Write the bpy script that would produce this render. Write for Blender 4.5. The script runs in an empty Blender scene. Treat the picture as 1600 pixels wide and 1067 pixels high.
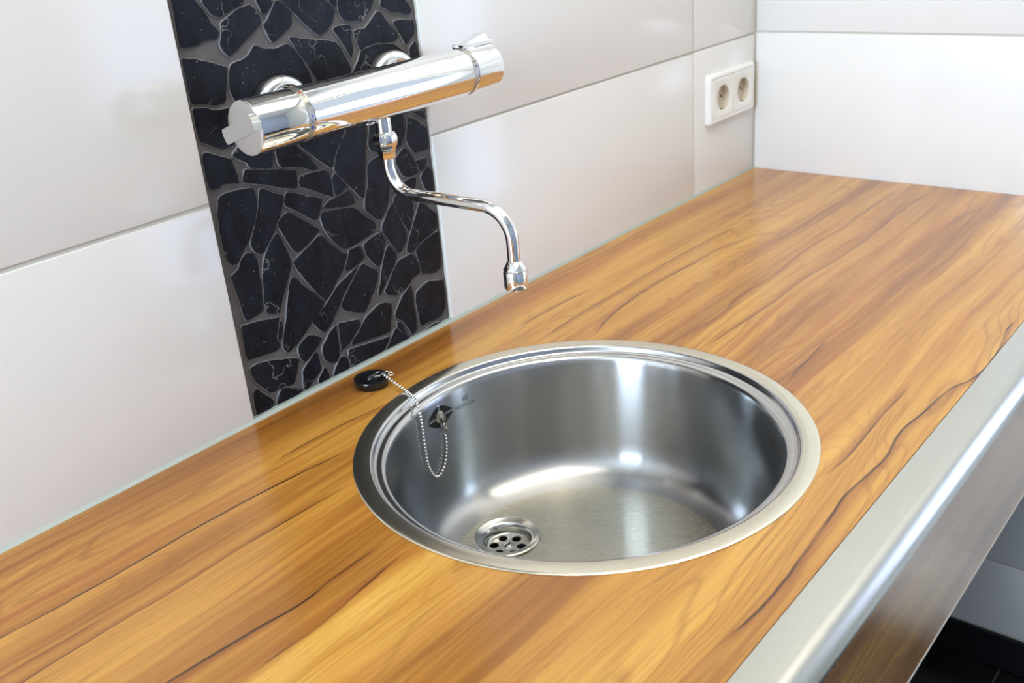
import bpy, bmesh, math, random
from mathutils import Vector, Matrix, noise as mnoise
random.seed(7)
PI = math.pi
S = bpy.context.scene
COL = S.collection
Z0 = 0.89                       # height of the worktop surface above the floor
XE = 0.951                      # end wall
CY = -0.3067                    # centre line of the sink bowl
XS0, XS1 = -0.1559, 0.1503      # edges of the stone strip
YF = -0.5784                    # front edge of the wood surface

# ------------------------------------------------------------------ camera, light, exposure
cam = bpy.data.cameras.new('camera')
co = bpy.data.objects.new('camera', cam); COL.objects.link(co)
RT = Vector((0.632609, -0.770429, -0.079028)); DN = Vector((-0.358440, -0.200801, -0.911701)); FW = Vector((0.686532, 0.605078, -0.403181))
CPOS = Vector((-0.675918, -0.823375, 0.477485)) + Vector((0, 0, Z0))
co.matrix_world = Matrix(((RT.x, -DN.x, -FW.x, CPOS.x), (RT.y, -DN.y, -FW.y, CPOS.y),
                          (RT.z, -DN.z, -FW.z, CPOS.z), (0, 0, 0, 1)))
cam.sensor_width = 36.0
cam.lens = 1573.369 / 1600 * 36
cam.clip_start = 0.01
cam.dof.use_dof = True
cam.dof.focus_distance = 0.98
cam.dof.aperture_fstop = 10
S.camera = co

S.view_settings.view_transform = 'Standard'
S.view_settings.look = 'None'
S.view_settings.gamma = 1.0
S.view_settings.use_curve_mapping = False
S.view_settings.exposure = -0.03

W = bpy.data.worlds.new('world'); S.world = W; W.use_nodes = True
W.node_tree.nodes['Background'].inputs[0].default_value = (0.75, 0.86, 1.0, 1)
W.node_tree.nodes['Background'].inputs[1].default_value = 1.0

def area(name, loc, direction, sx, sy, power, color):
    l = bpy.data.lights.new(name, 'AREA'); l.shape = 'RECTANGLE'; l.size = sx; l.size_y = sy
    l.energy = power; l.color = color
    o = bpy.data.objects.new(name, l); COL.objects.link(o)
    o.location = loc; o.rotation_euler = Vector(direction).to_track_quat('-Z', 'Y').to_euler()
    return o
WY0, WY1, WZ0, WZ1 = -0.90, -0.16, 0.88, 2.2        # window in the left wall
area('window_daylight', (-2.68, (WY0+WY1)/2, (WZ0+WZ1)/2), (1, 0, 0), WZ1-WZ0, WY1-WY0, 180, (0.62, 0.79, 1.0))
DY0, DY1, DH = -1.55, -0.86, 2.1                    # glass door in the end wall, past the worktop
area('door_daylight', (XE+0.22, (DY0+DY1)/2, DH/2), (-1, 0, 0), DH-0.1, DY1-DY0, 17, (0.48, 0.60, 1.0))
area('ceiling_light', (0.15, -0.75, 2.46), (0, 0, -1), 1.4, 0.9, 18, (1.0, 0.94, 0.82))

# ------------------------------------------------------------------ materials
def lin(r, g, b):
    f = lambda c: (c/255/12.92) if c/255 <= 0.04045 else ((c/255+0.055)/1.055)**2.4
    return (f(r), f(g), f(b), 1)

def mat(name, color, rough=0.5, metal=0.0, coat=0.0, noise_amt=0.0, noise_scale=30, bump=0.0, bump_scale=200, aniso=0, arot=0, spec=None, stretch=None, rough_var=0):
    m = bpy.data.materials.new(name); m.use_nodes = True
    nt = m.node_tree; b = nt.nodes['Principled BSDF']
    b.inputs['Base Color'].default_value = color
    b.inputs['Roughness'].default_value = rough
    b.inputs['Metallic'].default_value = metal
    b.inputs['Coat Weight'].default_value = coat
    b.inputs['Coat Roughness'].default_value = 0.04
    if spec is not None: b.inputs['Specular IOR Level'].default_value = spec
    tc = nt.nodes.new('ShaderNodeTexCoord')
    src = tc.outputs['Object']
    if stretch:
        mp = nt.nodes.new('ShaderNodeMapping'); mp.inputs['Scale'].default_value = stretch
        nt.links.new(src, mp.inputs['Vector']); src = mp.outputs[0]
    if noise_amt:
        n = nt.nodes.new('ShaderNodeTexNoise'); n.inputs['Scale'].default_value = noise_scale; n.inputs['Detail'].default_value = 5
        nt.links.new(src, n.inputs['Vector'])
        mx = nt.nodes.new('ShaderNodeMix'); mx.data_type = 'RGBA'
        k = 1-noise_amt
        mx.inputs[6].default_value = (color[0]*k, color[1]*k, color[2]*k, 1)
        k = 1+noise_amt
        mx.inputs[7].default_value = (min(1, color[0]*k), min(1, color[1]*k), min(1, color[2]*k), 1)
        nt.links.new(n.outputs['Fac'], mx.inputs[0]); nt.links.new(mx.outputs[2], b.inputs['Base Color'])
    if rough_var:
        n = nt.nodes.new('ShaderNodeTexNoise'); n.inputs['Scale'].default_value = noise_scale*0.7; n.inputs['Detail'].default_value = 6
        nt.links.new(src, n.inputs['Vector'])
        mr = nt.nodes.new('ShaderNodeMapRange'); mr.inputs[1].default_value = 0.3; mr.inputs[2].default_value = 0.7
        mr.inputs[3].default_value = max(0.0, rough-rough_var); mr.inputs[4].default_value = rough+rough_var
        nt.links.new(n.outputs['Fac'], mr.inputs[0]); nt.links.new(mr.outputs[0], b.inputs['Roughness'])
    if bump:
        n = nt.nodes.new('ShaderNodeTexNoise'); n.inputs['Scale'].default_value = bump_scale; n.inputs['Detail'].default_value = 4
        nt.links.new(src, n.inputs['Vector'])
        bp = nt.nodes.new('ShaderNodeBump'); bp.inputs['Strength'].default_value = bump; bp.inputs['Distance'].default_value = 0.001
        nt.links.new(n.outputs['Fac'], bp.inputs['Height']); nt.links.new(bp.outputs[0], b.inputs['Normal'])
    if aniso:
        b.inputs['Anisotropic'].default_value = aniso; b.inputs['Anisotropic Rotation'].default_value = arot
        t = nt.nodes.new('ShaderNodeTangent'); t.direction_type = 'RADIAL'; t.axis = 'Z'
        nt.links.new(t.outputs[0], b.inputs['Tangent'])
    return m

M = {}
M['tile'] = mat('white_glazed_tile', lin(232, 230, 226), 0.13, spec=0.45)
M['tile_grout'] = mat('beige_tile_grout', lin(208, 203, 190), 0.85, noise_amt=0.08, noise_scale=40, bump=0.3, bump_scale=900)
M['paint'] = mat('white_wall_paint', lin(232, 231, 226), 0.8, bump=0.05, bump_scale=300)
M['paint_grey'] = mat('grey_wall_paint', lin(168, 176, 194), 0.8, bump=0.05, bump_scale=300)
M['floor_tile'] = mat('black_floor_tile', lin(24, 24, 26), 0.25, noise_amt=0.3, noise_scale=12)
M['floor_grout'] = mat('grey_floor_grout', lin(92, 92, 90), 0.9, noise_amt=0.1)
M['skirting'] = mat('black_skirting', lin(26, 26, 29), 0.3)
M['chrome'] = mat('polished_chrome', (0.88, 0.88, 0.87, 1), 0.035, 1.0)
M['satin'] = mat('satin_nickel', (0.50, 0.49, 0.45, 1), 0.45, 1.0)
M['cap'] = mat('satin_chrome_cap', (0.66, 0.66, 0.67, 1), 0.25, 1.0)
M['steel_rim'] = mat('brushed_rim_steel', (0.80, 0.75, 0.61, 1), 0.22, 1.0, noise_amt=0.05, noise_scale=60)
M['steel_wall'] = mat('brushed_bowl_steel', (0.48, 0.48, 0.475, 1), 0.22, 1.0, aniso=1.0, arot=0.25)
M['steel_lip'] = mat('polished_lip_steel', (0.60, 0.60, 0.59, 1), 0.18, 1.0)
M['steel_nose'] = mat('brushed_edge_steel', (0.58, 0.57, 0.515, 1), 0.28, 1.0, noise_amt=0.04, noise_scale=20, stretch=(1, 14, 14))
M['drain'] = mat('drain_steel', (0.60, 0.59, 0.55, 1), 0.2, 1.0)
M['dark'] = mat('dark_hole', lin(14, 13, 13), 0.6)
M['rubber'] = mat('black_rubber', lin(17, 17, 19), 0.22, bump=0.02, bump_scale=80)
M['bead'] = mat('chain_nickel', (0.74, 0.72, 0.69, 1), 0.10, 1.0)
M['tarnish'] = mat('tarnished_nickel', (0.40, 0.37, 0.31, 1), 0.3, 1.0, noise_amt=0.3, noise_scale=200)
M['plastic'] = mat('white_plastic', lin(242, 240, 234), 0.28)
M['cup'] = mat('shade_tinted_plastic', lin(204, 193, 170), 0.4)  # beige tone paints in the shade inside the socket cups
M['sealant'] = mat('pale_sealant', lin(164, 172, 162), 0.35, noise_amt=0.06, noise_scale=25)
M['print'] = mat('dark_print', lin(62, 62, 66), 0.5)
M['red'] = mat('red_print', lin(196, 60, 45), 0.5)
M['blue'] = mat('blue_print', lin(50, 80, 210), 0.5)
M['white_edge'] = mat('white_edge_band', lin(214, 208, 196), 0.5)

def steel_floor():
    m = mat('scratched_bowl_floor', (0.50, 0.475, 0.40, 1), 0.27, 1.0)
    nt = m.node_tree; b = nt.nodes['Principled BSDF']
    tc = nt.nodes.new('ShaderNodeTexCoord'); mp = nt.nodes.new('ShaderNodeMapping')
    mp.vector_type = 'TEXTURE'; mp.inputs['Rotation'].default_value = (0, 0, -0.883); mp.inputs['Scale'].default_value = (1, 0.05, 1)
    nt.links.new(tc.outputs['Object'], mp.inputs[0])
    n = nt.nodes.new('ShaderNodeTexNoise'); n.inputs['Scale'].default_value = 70; n.inputs['Detail'].default_value = 6
    nt.links.new(mp.outputs[0], n.inputs['Vector'])
    bp = nt.nodes.new('ShaderNodeBump'); bp.inputs['Strength'].default_value = 0.035; bp.inputs['Distance'].default_value = 0.0006
    nt.links.new(n.outputs['Fac'], bp.inputs['Height']); nt.links.new(bp.outputs[0], b.inputs['Normal'])
    mr = nt.nodes.new('ShaderNodeMapRange'); mr.inputs[1].default_value = 0.35; mr.inputs[2].default_value = 0.75
    mr.inputs[3].default_value = 0.20; mr.inputs[4].default_value = 0.30
    tg = nt.nodes.new('ShaderNodeCombineXYZ'); tg.inputs[0].default_value = 0.633; tg.inputs[1].default_value = -0.770
    nt.links.new(tg.outputs[0], b.inputs['Tangent']); b.inputs['Anisotropic'].default_value = 0.8; b.inputs['Anisotropic Rotation'].default_value = 0.25
    nt.links.new(n.outputs['Fac'], mr.inputs[0]); nt.links.new(mr.outputs[0], b.inputs['Roughness'])
    return m
M['steel_floor'] = steel_floor()

def slate(name, k):
    m = mat(name, lin(20, 21, 25), 0.38, spec=0.17, bump=0.35, bump_scale=120)
    nt = m.node_tree; N = nt.nodes; L = nt.links; b = N['Principled BSDF']
    tc = N.new('ShaderNodeTexCoord')
    mp = N.new('ShaderNodeMapping'); mp.inputs['Scale'].default_value = (1, 1, 0.45); mp.inputs['Location'].default_value = (k, 0, k)
    L.new(tc.outputs['Object'], mp.inputs[0])
    n1 = N.new('ShaderNodeTexNoise'); n1.inputs['Scale'].default_value = 55; n1.inputs['Detail'].default_value = 8; n1.inputs['Roughness'].default_value = 0.65
    L.new(mp.outputs[0], n1.inputs['Vector'])
    cr = N.new('ShaderNodeValToRGB')
    cr.color_ramp.elements[0].position = 0.3; cr.color_ramp.elements[0].color = lin(8, 9, 13)
    cr.color_ramp.elements[1].position = 0.75; cr.color_ramp.elements[1].color = lin(33, 36, 46)
    L.new(n1.outputs['Fac'], cr.inputs[0])
    # thin pale veins where a smooth noise crosses its mean, present only in places
    n2 = N.new('ShaderNodeTexNoise'); n2.inputs['Scale'].default_value = 10; n2.inputs['Detail'].default_value = 5; n2.inputs['Roughness'].default_value = 0.5
    L.new(tc.outputs['Object'], n2.inputs['Vector'])
    a = N.new('ShaderNodeMath'); a.operation = 'SUBTRACT'; a.inputs[1].default_value = 0.5; L.new(n2.outputs['Fac'], a.inputs[0])
    a2 = N.new('ShaderNodeMath'); a2.operation = 'ABSOLUTE'; L.new(a.outputs[0], a2.inputs[0])
    mr = N.new('ShaderNodeMapRange'); mr.inputs[1].default_value = 0.0; mr.inputs[2].default_value = 0.0032; mr.inputs[3].default_value = 1; mr.inputs[4].default_value = 0
    L.new(a2.outputs[0], mr.inputs[0])
    n3 = N.new('ShaderNodeTexNoise'); n3.inputs['Scale'].default_value = 23; L.new(mp.outputs[0], n3.inputs['Vector'])
    mr3 = N.new('ShaderNodeMapRange'); mr3.inputs[1].default_value = 0.50; mr3.inputs[2].default_value = 0.62; L.new(n3.outputs['Fac'], mr3.inputs[0])
    ml = N.new('ShaderNodeMath'); ml.operation = 'MULTIPLY'; L.new(mr.outputs[0], ml.inputs[0]); L.new(mr3.outputs[0], ml.inputs[1])
    # white specks
    n4 = N.new('ShaderNodeTexNoise'); n4.inputs['Scale'].default_value = 420; n4.inputs['Detail'].default_value = 1; L.new(tc.outputs['Object'], n4.inputs['Vector'])
    mr4 = N.new('ShaderNodeMapRange'); mr4.inputs[1].default_value = 0.74; mr4.inputs[2].default_value = 0.80; L.new(n4.outputs['Fac'], mr4.inputs[0])
    ad = N.new('ShaderNodeMath'); ad.operation = 'MAXIMUM'; L.new(ml.outputs[0], ad.inputs[0]); L.new(mr4.outputs[0], ad.inputs[1])
    mu = N.new('ShaderNodeMath'); mu.operation = 'MULTIPLY'; mu.inputs[1].default_value = 0.75; L.new(ad.outputs[0], mu.inputs[0])
    mx = N.new('ShaderNodeMix'); mx.data_type = 'RGBA'; mx.inputs[7].default_value = lin(150, 150, 146)
    L.new(mu.outputs[0], mx.inputs[0]); L.new(cr.outputs[0], mx.inputs[6]); L.new(mx.outputs[2], b.inputs['Base Color'])
    return m
M['slate'] = [slate('black_slate', 0.0), slate('black_slate_cloudy', 3.7)]
M['slate_edge'] = mat('grout_smeared_stone_edge', lin(106, 104, 104), 0.75, noise_amt=0.85, noise_scale=110)
M['stone_grout'] = mat('dark_grey_grout', lin(92, 88, 87), 0.75, noise_amt=0.35, noise_scale=45, bump=0.3, bump_scale=400)

# traced grain lines of the worktop: (x, y) in metres
VEINS = [[(-0.4799, -0.1145), (-0.4496, -0.1163), (-0.3548, -0.1179), (-0.3152, -0.1166), (-0.1356, -0.1314)], [(-0.214, -0.0908), (-0.1911, -0.0853), (-0.1203, -0.085), (-0.0548, -0.0918), (-0.0312, -0.0912)], [(-0.4918, -0.1767), (-0.4544, -0.1757), (-0.4096, -0.176), (-0.3735, -0.1777), (-0.3322, -0.1762), (-0.2825, -0.1758), (-0.2378, -0.1776), (-0.1796, -0.1796)], [(-0.4308, -0.2655), (-0.3972, -0.2682), (-0.3571, -0.2724), (-0.3205, -0.2769), (-0.2868, -0.2739), (-0.2206, -0.2749)], [(-0.4024, -0.3069), (-0.3606, -0.3079), (-0.3326, -0.3088), (-0.2812, -0.3026), (-0.2248, -0.2963)], [(-0.4578, -0.1596), (-0.4285, -0.1597), (-0.4001, -0.1575)], [(0.1599, -0.0881), (0.2393, -0.0867), (0.29, -0.0896), (0.334, -0.095)], [(0.1528, -0.1329), (0.2378, -0.1275), (0.3097, -0.1269), (0.4035, -0.1252), (0.5213, -0.1266), (0.6426, -0.1341)], [(0.1866, -0.1859), (0.2798, -0.1617), (0.3792, -0.1564), (0.4635, -0.1601), (0.5394, -0.1636), (0.5956, -0.1823)], [(0.2212, -0.2731), (0.2671, -0.2738), (0.3201, -0.2788), (0.3855, -0.2697), (0.4664, -0.2739), (0.5755, -0.2678), (0.6742, -0.2723), (0.8321, -0.2727), (0.9317, -0.276)], [(0.2209, -0.3111), (0.2624, -0.3105), (0.3053, -0.312), (0.3693, -0.315), (0.4741, -0.3143), (0.5589, -0.3215), (0.664, -0.3242), (0.7984, -0.3197), (0.9123, -0.3241)], [(0.1883, -0.4269), (0.219, -0.4209), (0.2629, -0.4186), (0.3243, -0.4142)], [(0.0378, -0.524), (0.0735, -0.5315), (0.1076, -0.532), (0.1413, -0.5309), (0.1917, -0.5297), (0.2325, -0.5301), (0.2636, -0.5272)], [(-0.2032, -0.5545), (-0.1511, -0.5627), (-0.1031, -0.5634), (-0.0537, -0.5609), (-0.0049, -0.5578), (0.0325, -0.555), (0.0716, -0.5585), (0.1106, -0.5604), (0.1559, -0.555), (0.2099, -0.5602), (0.2607, -0.5644), (0.3009, -0.5769), (0.3719, -0.578), (0.4471, -0.57), (0.481, -0.5749)], [(0.002, -0.0905), (0.0443, -0.0897), (0.0776, -0.1037)]]
def wood(name='striped_wood_laminate', coat=0.0):
    m = bpy.data.materials.new(name); m.use_nodes = True
    nt = m.node_tree; N = nt.nodes; L = nt.links; b = N['Principled BSDF']
    def mth(op, a, c=None, d=None):
        n = N.new('ShaderNodeMath'); n.operation = op
        for i, v in enumerate((a, c, d)):
            if v is None: continue
            if isinstance(v, (int, float)): n.inputs[i].default_value = v
            else: L.new(v, n.inputs[i])
        return n.outputs[0]
    def rng(v, a, c, d=0, e=1, smooth=True):
        n = N.new('ShaderNodeMapRange'); n.interpolation_type = 'SMOOTHSTEP' if smooth else 'LINEAR'
        L.new(v, n.inputs[0])
        for i, q in enumerate((a, c, d, e)):
            n.inputs[i+1].default_value = q
        return n.outputs[0]
    def vec(x, y, z=0.0):
        n = N.new('ShaderNodeCombineXYZ')
        for i, v in enumerate((x, y, z)):
            if isinstance(v, (int, float)): n.inputs[i].default_value = v
            else: L.new(v, n.inputs[i])
        return n.outputs[0]
    def nz(v, scale, detail=2, rough=0.5, dist=0.0):
        n = N.new('ShaderNodeTexNoise'); n.inputs['Scale'].default_value = scale; n.inputs['Detail'].default_value = detail
        n.inputs['Roughness'].default_value = rough; n.inputs['Distortion'].default_value = dist
        L.new(v, n.inputs['Vector']); return n.outputs['Fac']
    def mix(f, a, c):
        n = N.new('ShaderNodeMix'); n.data_type = 'RGBA'
        L.new(f, n.inputs[0])
        for i, v in ((6, a), (7, c)):
            if isinstance(v, tuple): n.inputs[i].default_value = v
            else: L.new(v, n.inputs[i])
        return n.outputs[2]
    tc = N.new('ShaderNodeTexCoord'); sp = N.new('ShaderNodeSeparateXYZ'); L.new(tc.outputs['Object'], sp.inputs[0])
    x = sp.outputs[0]
    v = mth('ADD', sp.outputs[1], mth('SUBTRACT', sp.outputs[2], Z0))      # runs on round the front edge
    warp = mth('MULTIPLY', mth('SUBTRACT', nz(vec(mth('MULTIPLY', x, 1.7), mth('MULTIPLY', v, 6.0)), 1.0, 3), 0.5), 0.05)
    vw = mth('ADD', v, warp)
    # broad light and dark stripes
    band = nz(vec(mth('MULTIPLY', x, 0.9), mth('MULTIPLY', vw, 20.0), 1.3), 1.0, 4, 0.6)
    band2 = nz(vec(mth('MULTIPLY', x, 1.8), mth('MULTIPLY', vw, 130.0), 5.1), 1.0, 4, 0.65)
    cr = N.new('ShaderNodeValToRGB'); L.new(mth('ADD', mth('MULTIPLY', band, 0.74), mth('MULTIPLY', band2, 0.26)), cr.inputs[0])
    e = cr.color_ramp.elements
    e[0].position = 0.30; e[0].color = lin(124, 75, 25)
    e[1].position = 0.70; e[1].color = lin(220, 169, 80)
    for p_, c_ in ((0.40, lin(155, 99, 38)), (0.48, lin(183, 126, 52)), (0.57, lin(204, 149, 64))):
        q = e.new(p_); q.color = c_
    colr = cr.outputs[0]
    # reddish streaks
    red = rng(nz(vec(mth('MULTIPLY', x, 1.1), mth('MULTIPLY', vw, 60.0), 9.7), 1.0, 3), 0.56, 0.74)
    colr = mix(mth('MULTIPLY', red, 0.45), colr, lin(168, 88, 36))
    # growth lines: contours of a stretched noise
    g = nz(vec(mth('MULTIPLY', x, 1.3), mth('MULTIPLY', vw, 9.0), 2.9), 1.0, 2)
    st = mth('PINGPONG', mth('MULTIPLY', g, 34.0), 0.5)
    colr = mix(mth('MULTIPLY', mth('MULTIPLY', rng(st, 0.0, 0.20, 1, 0), rng(nz(vec(mth('MULTIPLY', x, 2.0), mth('MULTIPLY', v, 9.0), 8.2), 1.0, 2), 0.38, 0.62)), 0.42), colr, lin(136, 80, 33))
    # a few dark contour veins
    g2 = nz(vec(mth('MULTIPLY', x, 1.0), mth('MULTIPLY', vw, 8.0), 7.7), 1.0, 3, 0.45)
    dk = mth('MULTIPLY', rng(mth('ABSOLUTE', mth('SUBTRACT', g2, 0.46)), 0.0, 0.006, 1, 0),
             rng(nz(vec(mth('MULTIPLY', x, 3.0), mth('MULTIPLY', v, 7.0), 4.4), 1.0, 1), 0.5, 0.62))
    colr = mix(mth('MULTIPLY', dk, 0.35), colr, lin(92, 56, 30))
    # fine fibres and pores
    fib = nz(vec(mth('MULTIPLY', x, 9.0), mth('MULTIPLY', vw, 520.0)), 1.0, 3, 0.6)
    colr = mix(mth('MULTIPLY', rng(fib, 0.46, 0.74), 0.32), colr, lin(122, 74, 31))
    pore = nz(vec(mth('MULTIPLY', x, 60.0), mth('MULTIPLY', vw, 900.0), 3.0), 1.0, 1)
    colr = mix(mth('MULTIPLY', rng(pore, 0.66, 0.74), 0.25), colr, lin(90, 56, 28))
    # the traced veins
    wob = mth('MULTIPLY', mth('SUBTRACT', nz(vec(mth('MULTIPLY', x, 30.0), mth('MULTIPLY', v, 14.0), 0.7), 1.0, 3), 0.5), 0.0022)
    vy = mth('ADD', v, wob)
    str_n = rng(nz(vec(mth('MULTIPLY', x, 14.0), mth('MULTIPLY', v, 30.0), 6.1), 1.0, 2), 0.3, 0.56, 0.35, 1.0)
    xt = mth('DIVIDE', mth('ADD', x, 0.75), 1.75)
    core = None; halo = None
    on_top = rng(sp.outputs[2], Z0-0.01, Z0-0.005)
    for k, pts in enumerate(VEINS):
        fc = N.new('ShaderNodeFloatCurve'); L.new(xt, fc.inputs['Value'])
        cv = fc.mapping.curves[0]
        px = [((p[0]+0.75)/1.75, (p[1]+0.65)/0.65) for p in pts]
        cv.points[0].location = px[0]; cv.points[1].location = px[-1]
        for q in px[1:-1]: cv.points.new(*q)
        fc.mapping.update()
        d = mth('SUBTRACT', vy, mth('SUBTRACT', mth('MULTIPLY', fc.outputs[0], 0.65), 0.65))
        x0, x1 = pts[0][0], pts[-1][0]
        if x0 < -0.42: x0 -= 0.1
        f = min(0.05, (x1-x0)*0.3)
        msk = mth('MULTIPLY', rng(x, x0, x0+f), rng(x, x1-f, x1, 1, 0))
        wd = 0.92*(0.0017, 0.0014, 0.0014, 0.0020, 0.0017, 0.0012, 0.0014, 0.0014, 0.0018, 0.0018, 0.0016, 0.0016, 0.0019, 0.0020, 0.0018)[k]
        a = mth('ABSOLUTE', d)
        c1 = mth('MULTIPLY', rng(a, wd*0.3, wd*0.95, 1, 0), msk)
        sgn = -1 if k % 2 else 1
        h1 = mth('MULTIPLY', mth('MULTIPLY', rng(mth('MULTIPLY', d, sgn), 0.0, 0.012, 1, 0), rng(mth('MULTIPLY', d, sgn), -0.002, 0.0)), msk)
        c1 = mth('MULTIPLY', c1, (1, .85, .9, 1, .9, .6, .75, .7, .75, .5, .55, .85, .7, .9, .7)[k])
        core = c1 if core is None else mth('MAXIMUM', core, c1)
        halo = h1 if halo is None else mth('MAXIMUM', halo, h1)
    colr = mix(mth('MULTIPLY', mth('MULTIPLY', halo, on_top), 0.55), colr, lin(134, 73, 31))
    colr = mix(mth('MULTIPLY', mth('MULTIPLY', mth('MULTIPLY', core, str_n), on_top), 0.96), colr, lin(54, 32, 19))
    L.new(colr, b.inputs['Base Color'])
    b.inputs['Roughness'].default_value = 0.22
    b.inputs['Coat Weight'].default_value = coat; b.inputs['Coat Roughness'].default_value = 0.2; b.inputs['Coat IOR'].default_value = 1.8
    b.inputs["Specular IOR Level"].default_value = 0.45
    bp = N.new('ShaderNodeBump'); bp.inputs['Strength'].default_value = 0.04; bp.inputs['Distance'].default_value = 0.0005
    L.new(fib, bp.inputs['Height']); L.new(bp.outputs[0], b.inputs['Normal'])
    return m
M['wood'] = wood('striped_wood_laminate', 0.22)
M['wood_gloss'] = wood('glossy_striped_wood_laminate', 1.0)

def pane_mat():
    m = bpy.data.materials.new('window_glass'); m.use_nodes = True
    nt = m.node_tree; nt.nodes.remove(nt.nodes['Principled BSDF'])
    t = nt.nodes.new('ShaderNodeBsdfTransparent'); g = nt.nodes.new('ShaderNodeBsdfGlossy'); g.inputs['Roughness'].default_value = 0.02
    mx = nt.nodes.new('ShaderNodeMixShader'); mx.inputs[0].default_value = 0.06
    nt.links.new(t.outputs[0], mx.inputs[1]); nt.links.new(g.outputs[0], mx.inputs[2])
    nt.links.new(mx.outputs[0], nt.nodes['Material Output'].inputs[0])
    return m
M['pane'] = pane_mat()

# ------------------------------------------------------------------ helpers
def thing(name, label, cat, loc, group=None, kind=None):
    o = bpy.data.objects.new(name, None); COL.objects.link(o); o.location = loc
    o.empty_display_size = 0.05
    if label: o['label'] = label
    if cat: o['category'] = cat
    if group: o['group'] = group
    if kind: o['kind'] = kind
    return o

def link(name, me, parent=None, label=None, kind=None):
    o = bpy.data.objects.new(name, me); COL.objects.link(o)
    if parent is not None:
        o.parent = parent
        base = parent.matrix_world if parent.parent is None and parent.type == 'EMPTY' else Matrix()
        if parent.type == 'EMPTY': o.matrix_parent_inverse = Matrix.Translation(parent.location).inverted()
    if label: o['label'] = label
    if kind: o['kind'] = kind
    return o

def obj(name, bm, m, parent=None, smooth=True, label=None, kind=None, angle=35):
    me = bpy.data.meshes.new(name)
    bmesh.ops.recalc_face_normals(bm, faces=bm.faces)
    if smooth:
        for f in bm.faces: f.smooth = True
        for e in bm.edges:
            if len(e.link_faces) == 2 and e.calc_face_angle(0) > math.radians(angle): e.smooth = False
    bm.to_mesh(me); bm.free()
    for q in (m if isinstance(m, list) else [m]): me.materials.append(q)
    return link(name, me, parent, label, kind)

def box(bm, x0, x1, y0, y1, z0, z1, bev=0.0, seg=1, mi=0):
    vs = [bm.verts.new((x, y, z)) for x in (x0, x1) for y in (y0, y1) for z in (z0, z1)]
    fs = [bm.faces.new([vs[i] for i in q]) for q in ((0, 1, 3, 2), (4, 6, 7, 5), (0, 4, 5, 1), (2, 3, 7, 6), (0, 2, 6, 4), (1, 5, 7, 3))]
    for f in fs: f.material_index = mi
    if bev:
        es = list({e for f in fs for e in f.edges})
        bmesh.ops.bevel(bm, geom=es, offset=bev, segments=seg, affect='EDGES', profile=0.5)

def frame(axis):
    w = Vector(axis).normalized()
    u = w.cross(Vector((0, 0, 1))) if abs(w.z) < 0.9 else Vector((1, 0, 0))
    u.normalize(); v = w.cross(u); return u, v, w

def lathe(bm, prof, origin, axis, n=48, cap0=False, cap1=False, mi=None, rot=0.0):
    """prof: list of (radius, distance along axis)"""
    u, v, w = frame(axis); o = Vector(origin); rings = []
    for r, h in prof:
        if r < 1e-6: rings.append([bm.verts.new(o+w*h)])
        else: rings.append([bm.verts.new(o+w*h+u*(r*math.cos(rot+2*PI*i/n))+v*(r*math.sin(rot+2*PI*i/n))) for i in range(n)])
    for k in range(len(rings)-1):
        a, b_ = rings[k], rings[k+1]
        for i in range(n):
            j = (i+1) % n
            if len(a) == 1 and len(b_) == 1: continue
            if len(a) == 1: f = bm.faces.new((a[0], b_[j], b_[i]))
            elif len(b_) == 1: f = bm.faces.new((a[i], a[j], b_[0]))
            else: f = bm.faces.new((a[i], a[j], b_[j], b_[i]))
            if mi: f.material_index = mi[k]
    if cap0 and len(rings[0]) > 1: bm.faces.new(rings[0][::-1])
    if cap1 and len(rings[-1]) > 1: bm.faces.new(rings[-1])
    return rings

def tube(bm, pts, r, n=20, cap=True):
    pts = [Vector(p) for p in pts]; rings = []
    t0 = (pts[1]-pts[0]).normalized()
    u = t0.orthogonal().normalized()
    for i, p in enumerate(pts):
        t = (pts[min(i+1, len(pts)-1)]-pts[max(i-1, 0)]).normalized()
        u = (u-t*u.dot(t)).normalized(); v = t.cross(u)
        rings.append([bm.verts.new(p+u*(r*math.cos(2*PI*k/n))+v*(r*math.sin(2*PI*k/n))) for k in range(n)])
    for a, b_ in zip(rings, rings[1:]):
        for i in range(n):
            j = (i+1) % n; bm.faces.new((a[i], a[j], b_[j], b_[i]))
    if cap: bm.faces.new(rings[0][::-1]); bm.faces.new(rings[-1])

def ball(bm, c, r, n=8, m=6):
    lathe(bm, [(0 if k in (0, m) else r*math.sin(PI*k/m), -r*math.cos(PI*k/m)) for k in range(m+1)], c, (0, 0, 1), n)

def torus(bm, c, axis, R, r, n=24, k=10, a0=0, a1=2*PI):
    u, v, w = frame(axis); c = Vector(c)
    full = abs(a1-a0-2*PI) < 1e-6
    pts = [c+u*(R*math.cos(a0+(a1-a0)*i/n))+v*(R*math.sin(a0+(a1-a0)*i/n)) for i in range(n if full else n+1)]
    rings = []
    for i, p in enumerate(pts):
        d = (p-c).normalized()
        rings.append([bm.verts.new(p+d*(r*math.cos(2*PI*j/k))+w*(r*math.sin(2*PI*j/k))) for j in range(k)])
    for i in range(len(rings) if full else len(rings)-1):
        a, b_ = rings[i], rings[(i+1) % len(rings)]
        for j in range(k): bm.faces.new((a[j], a[(j+1) % k], b_[(j+1) % k], b_[j]))
    if not full: bm.faces.new(rings[0][::-1]); bm.faces.new(rings[-1])

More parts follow.
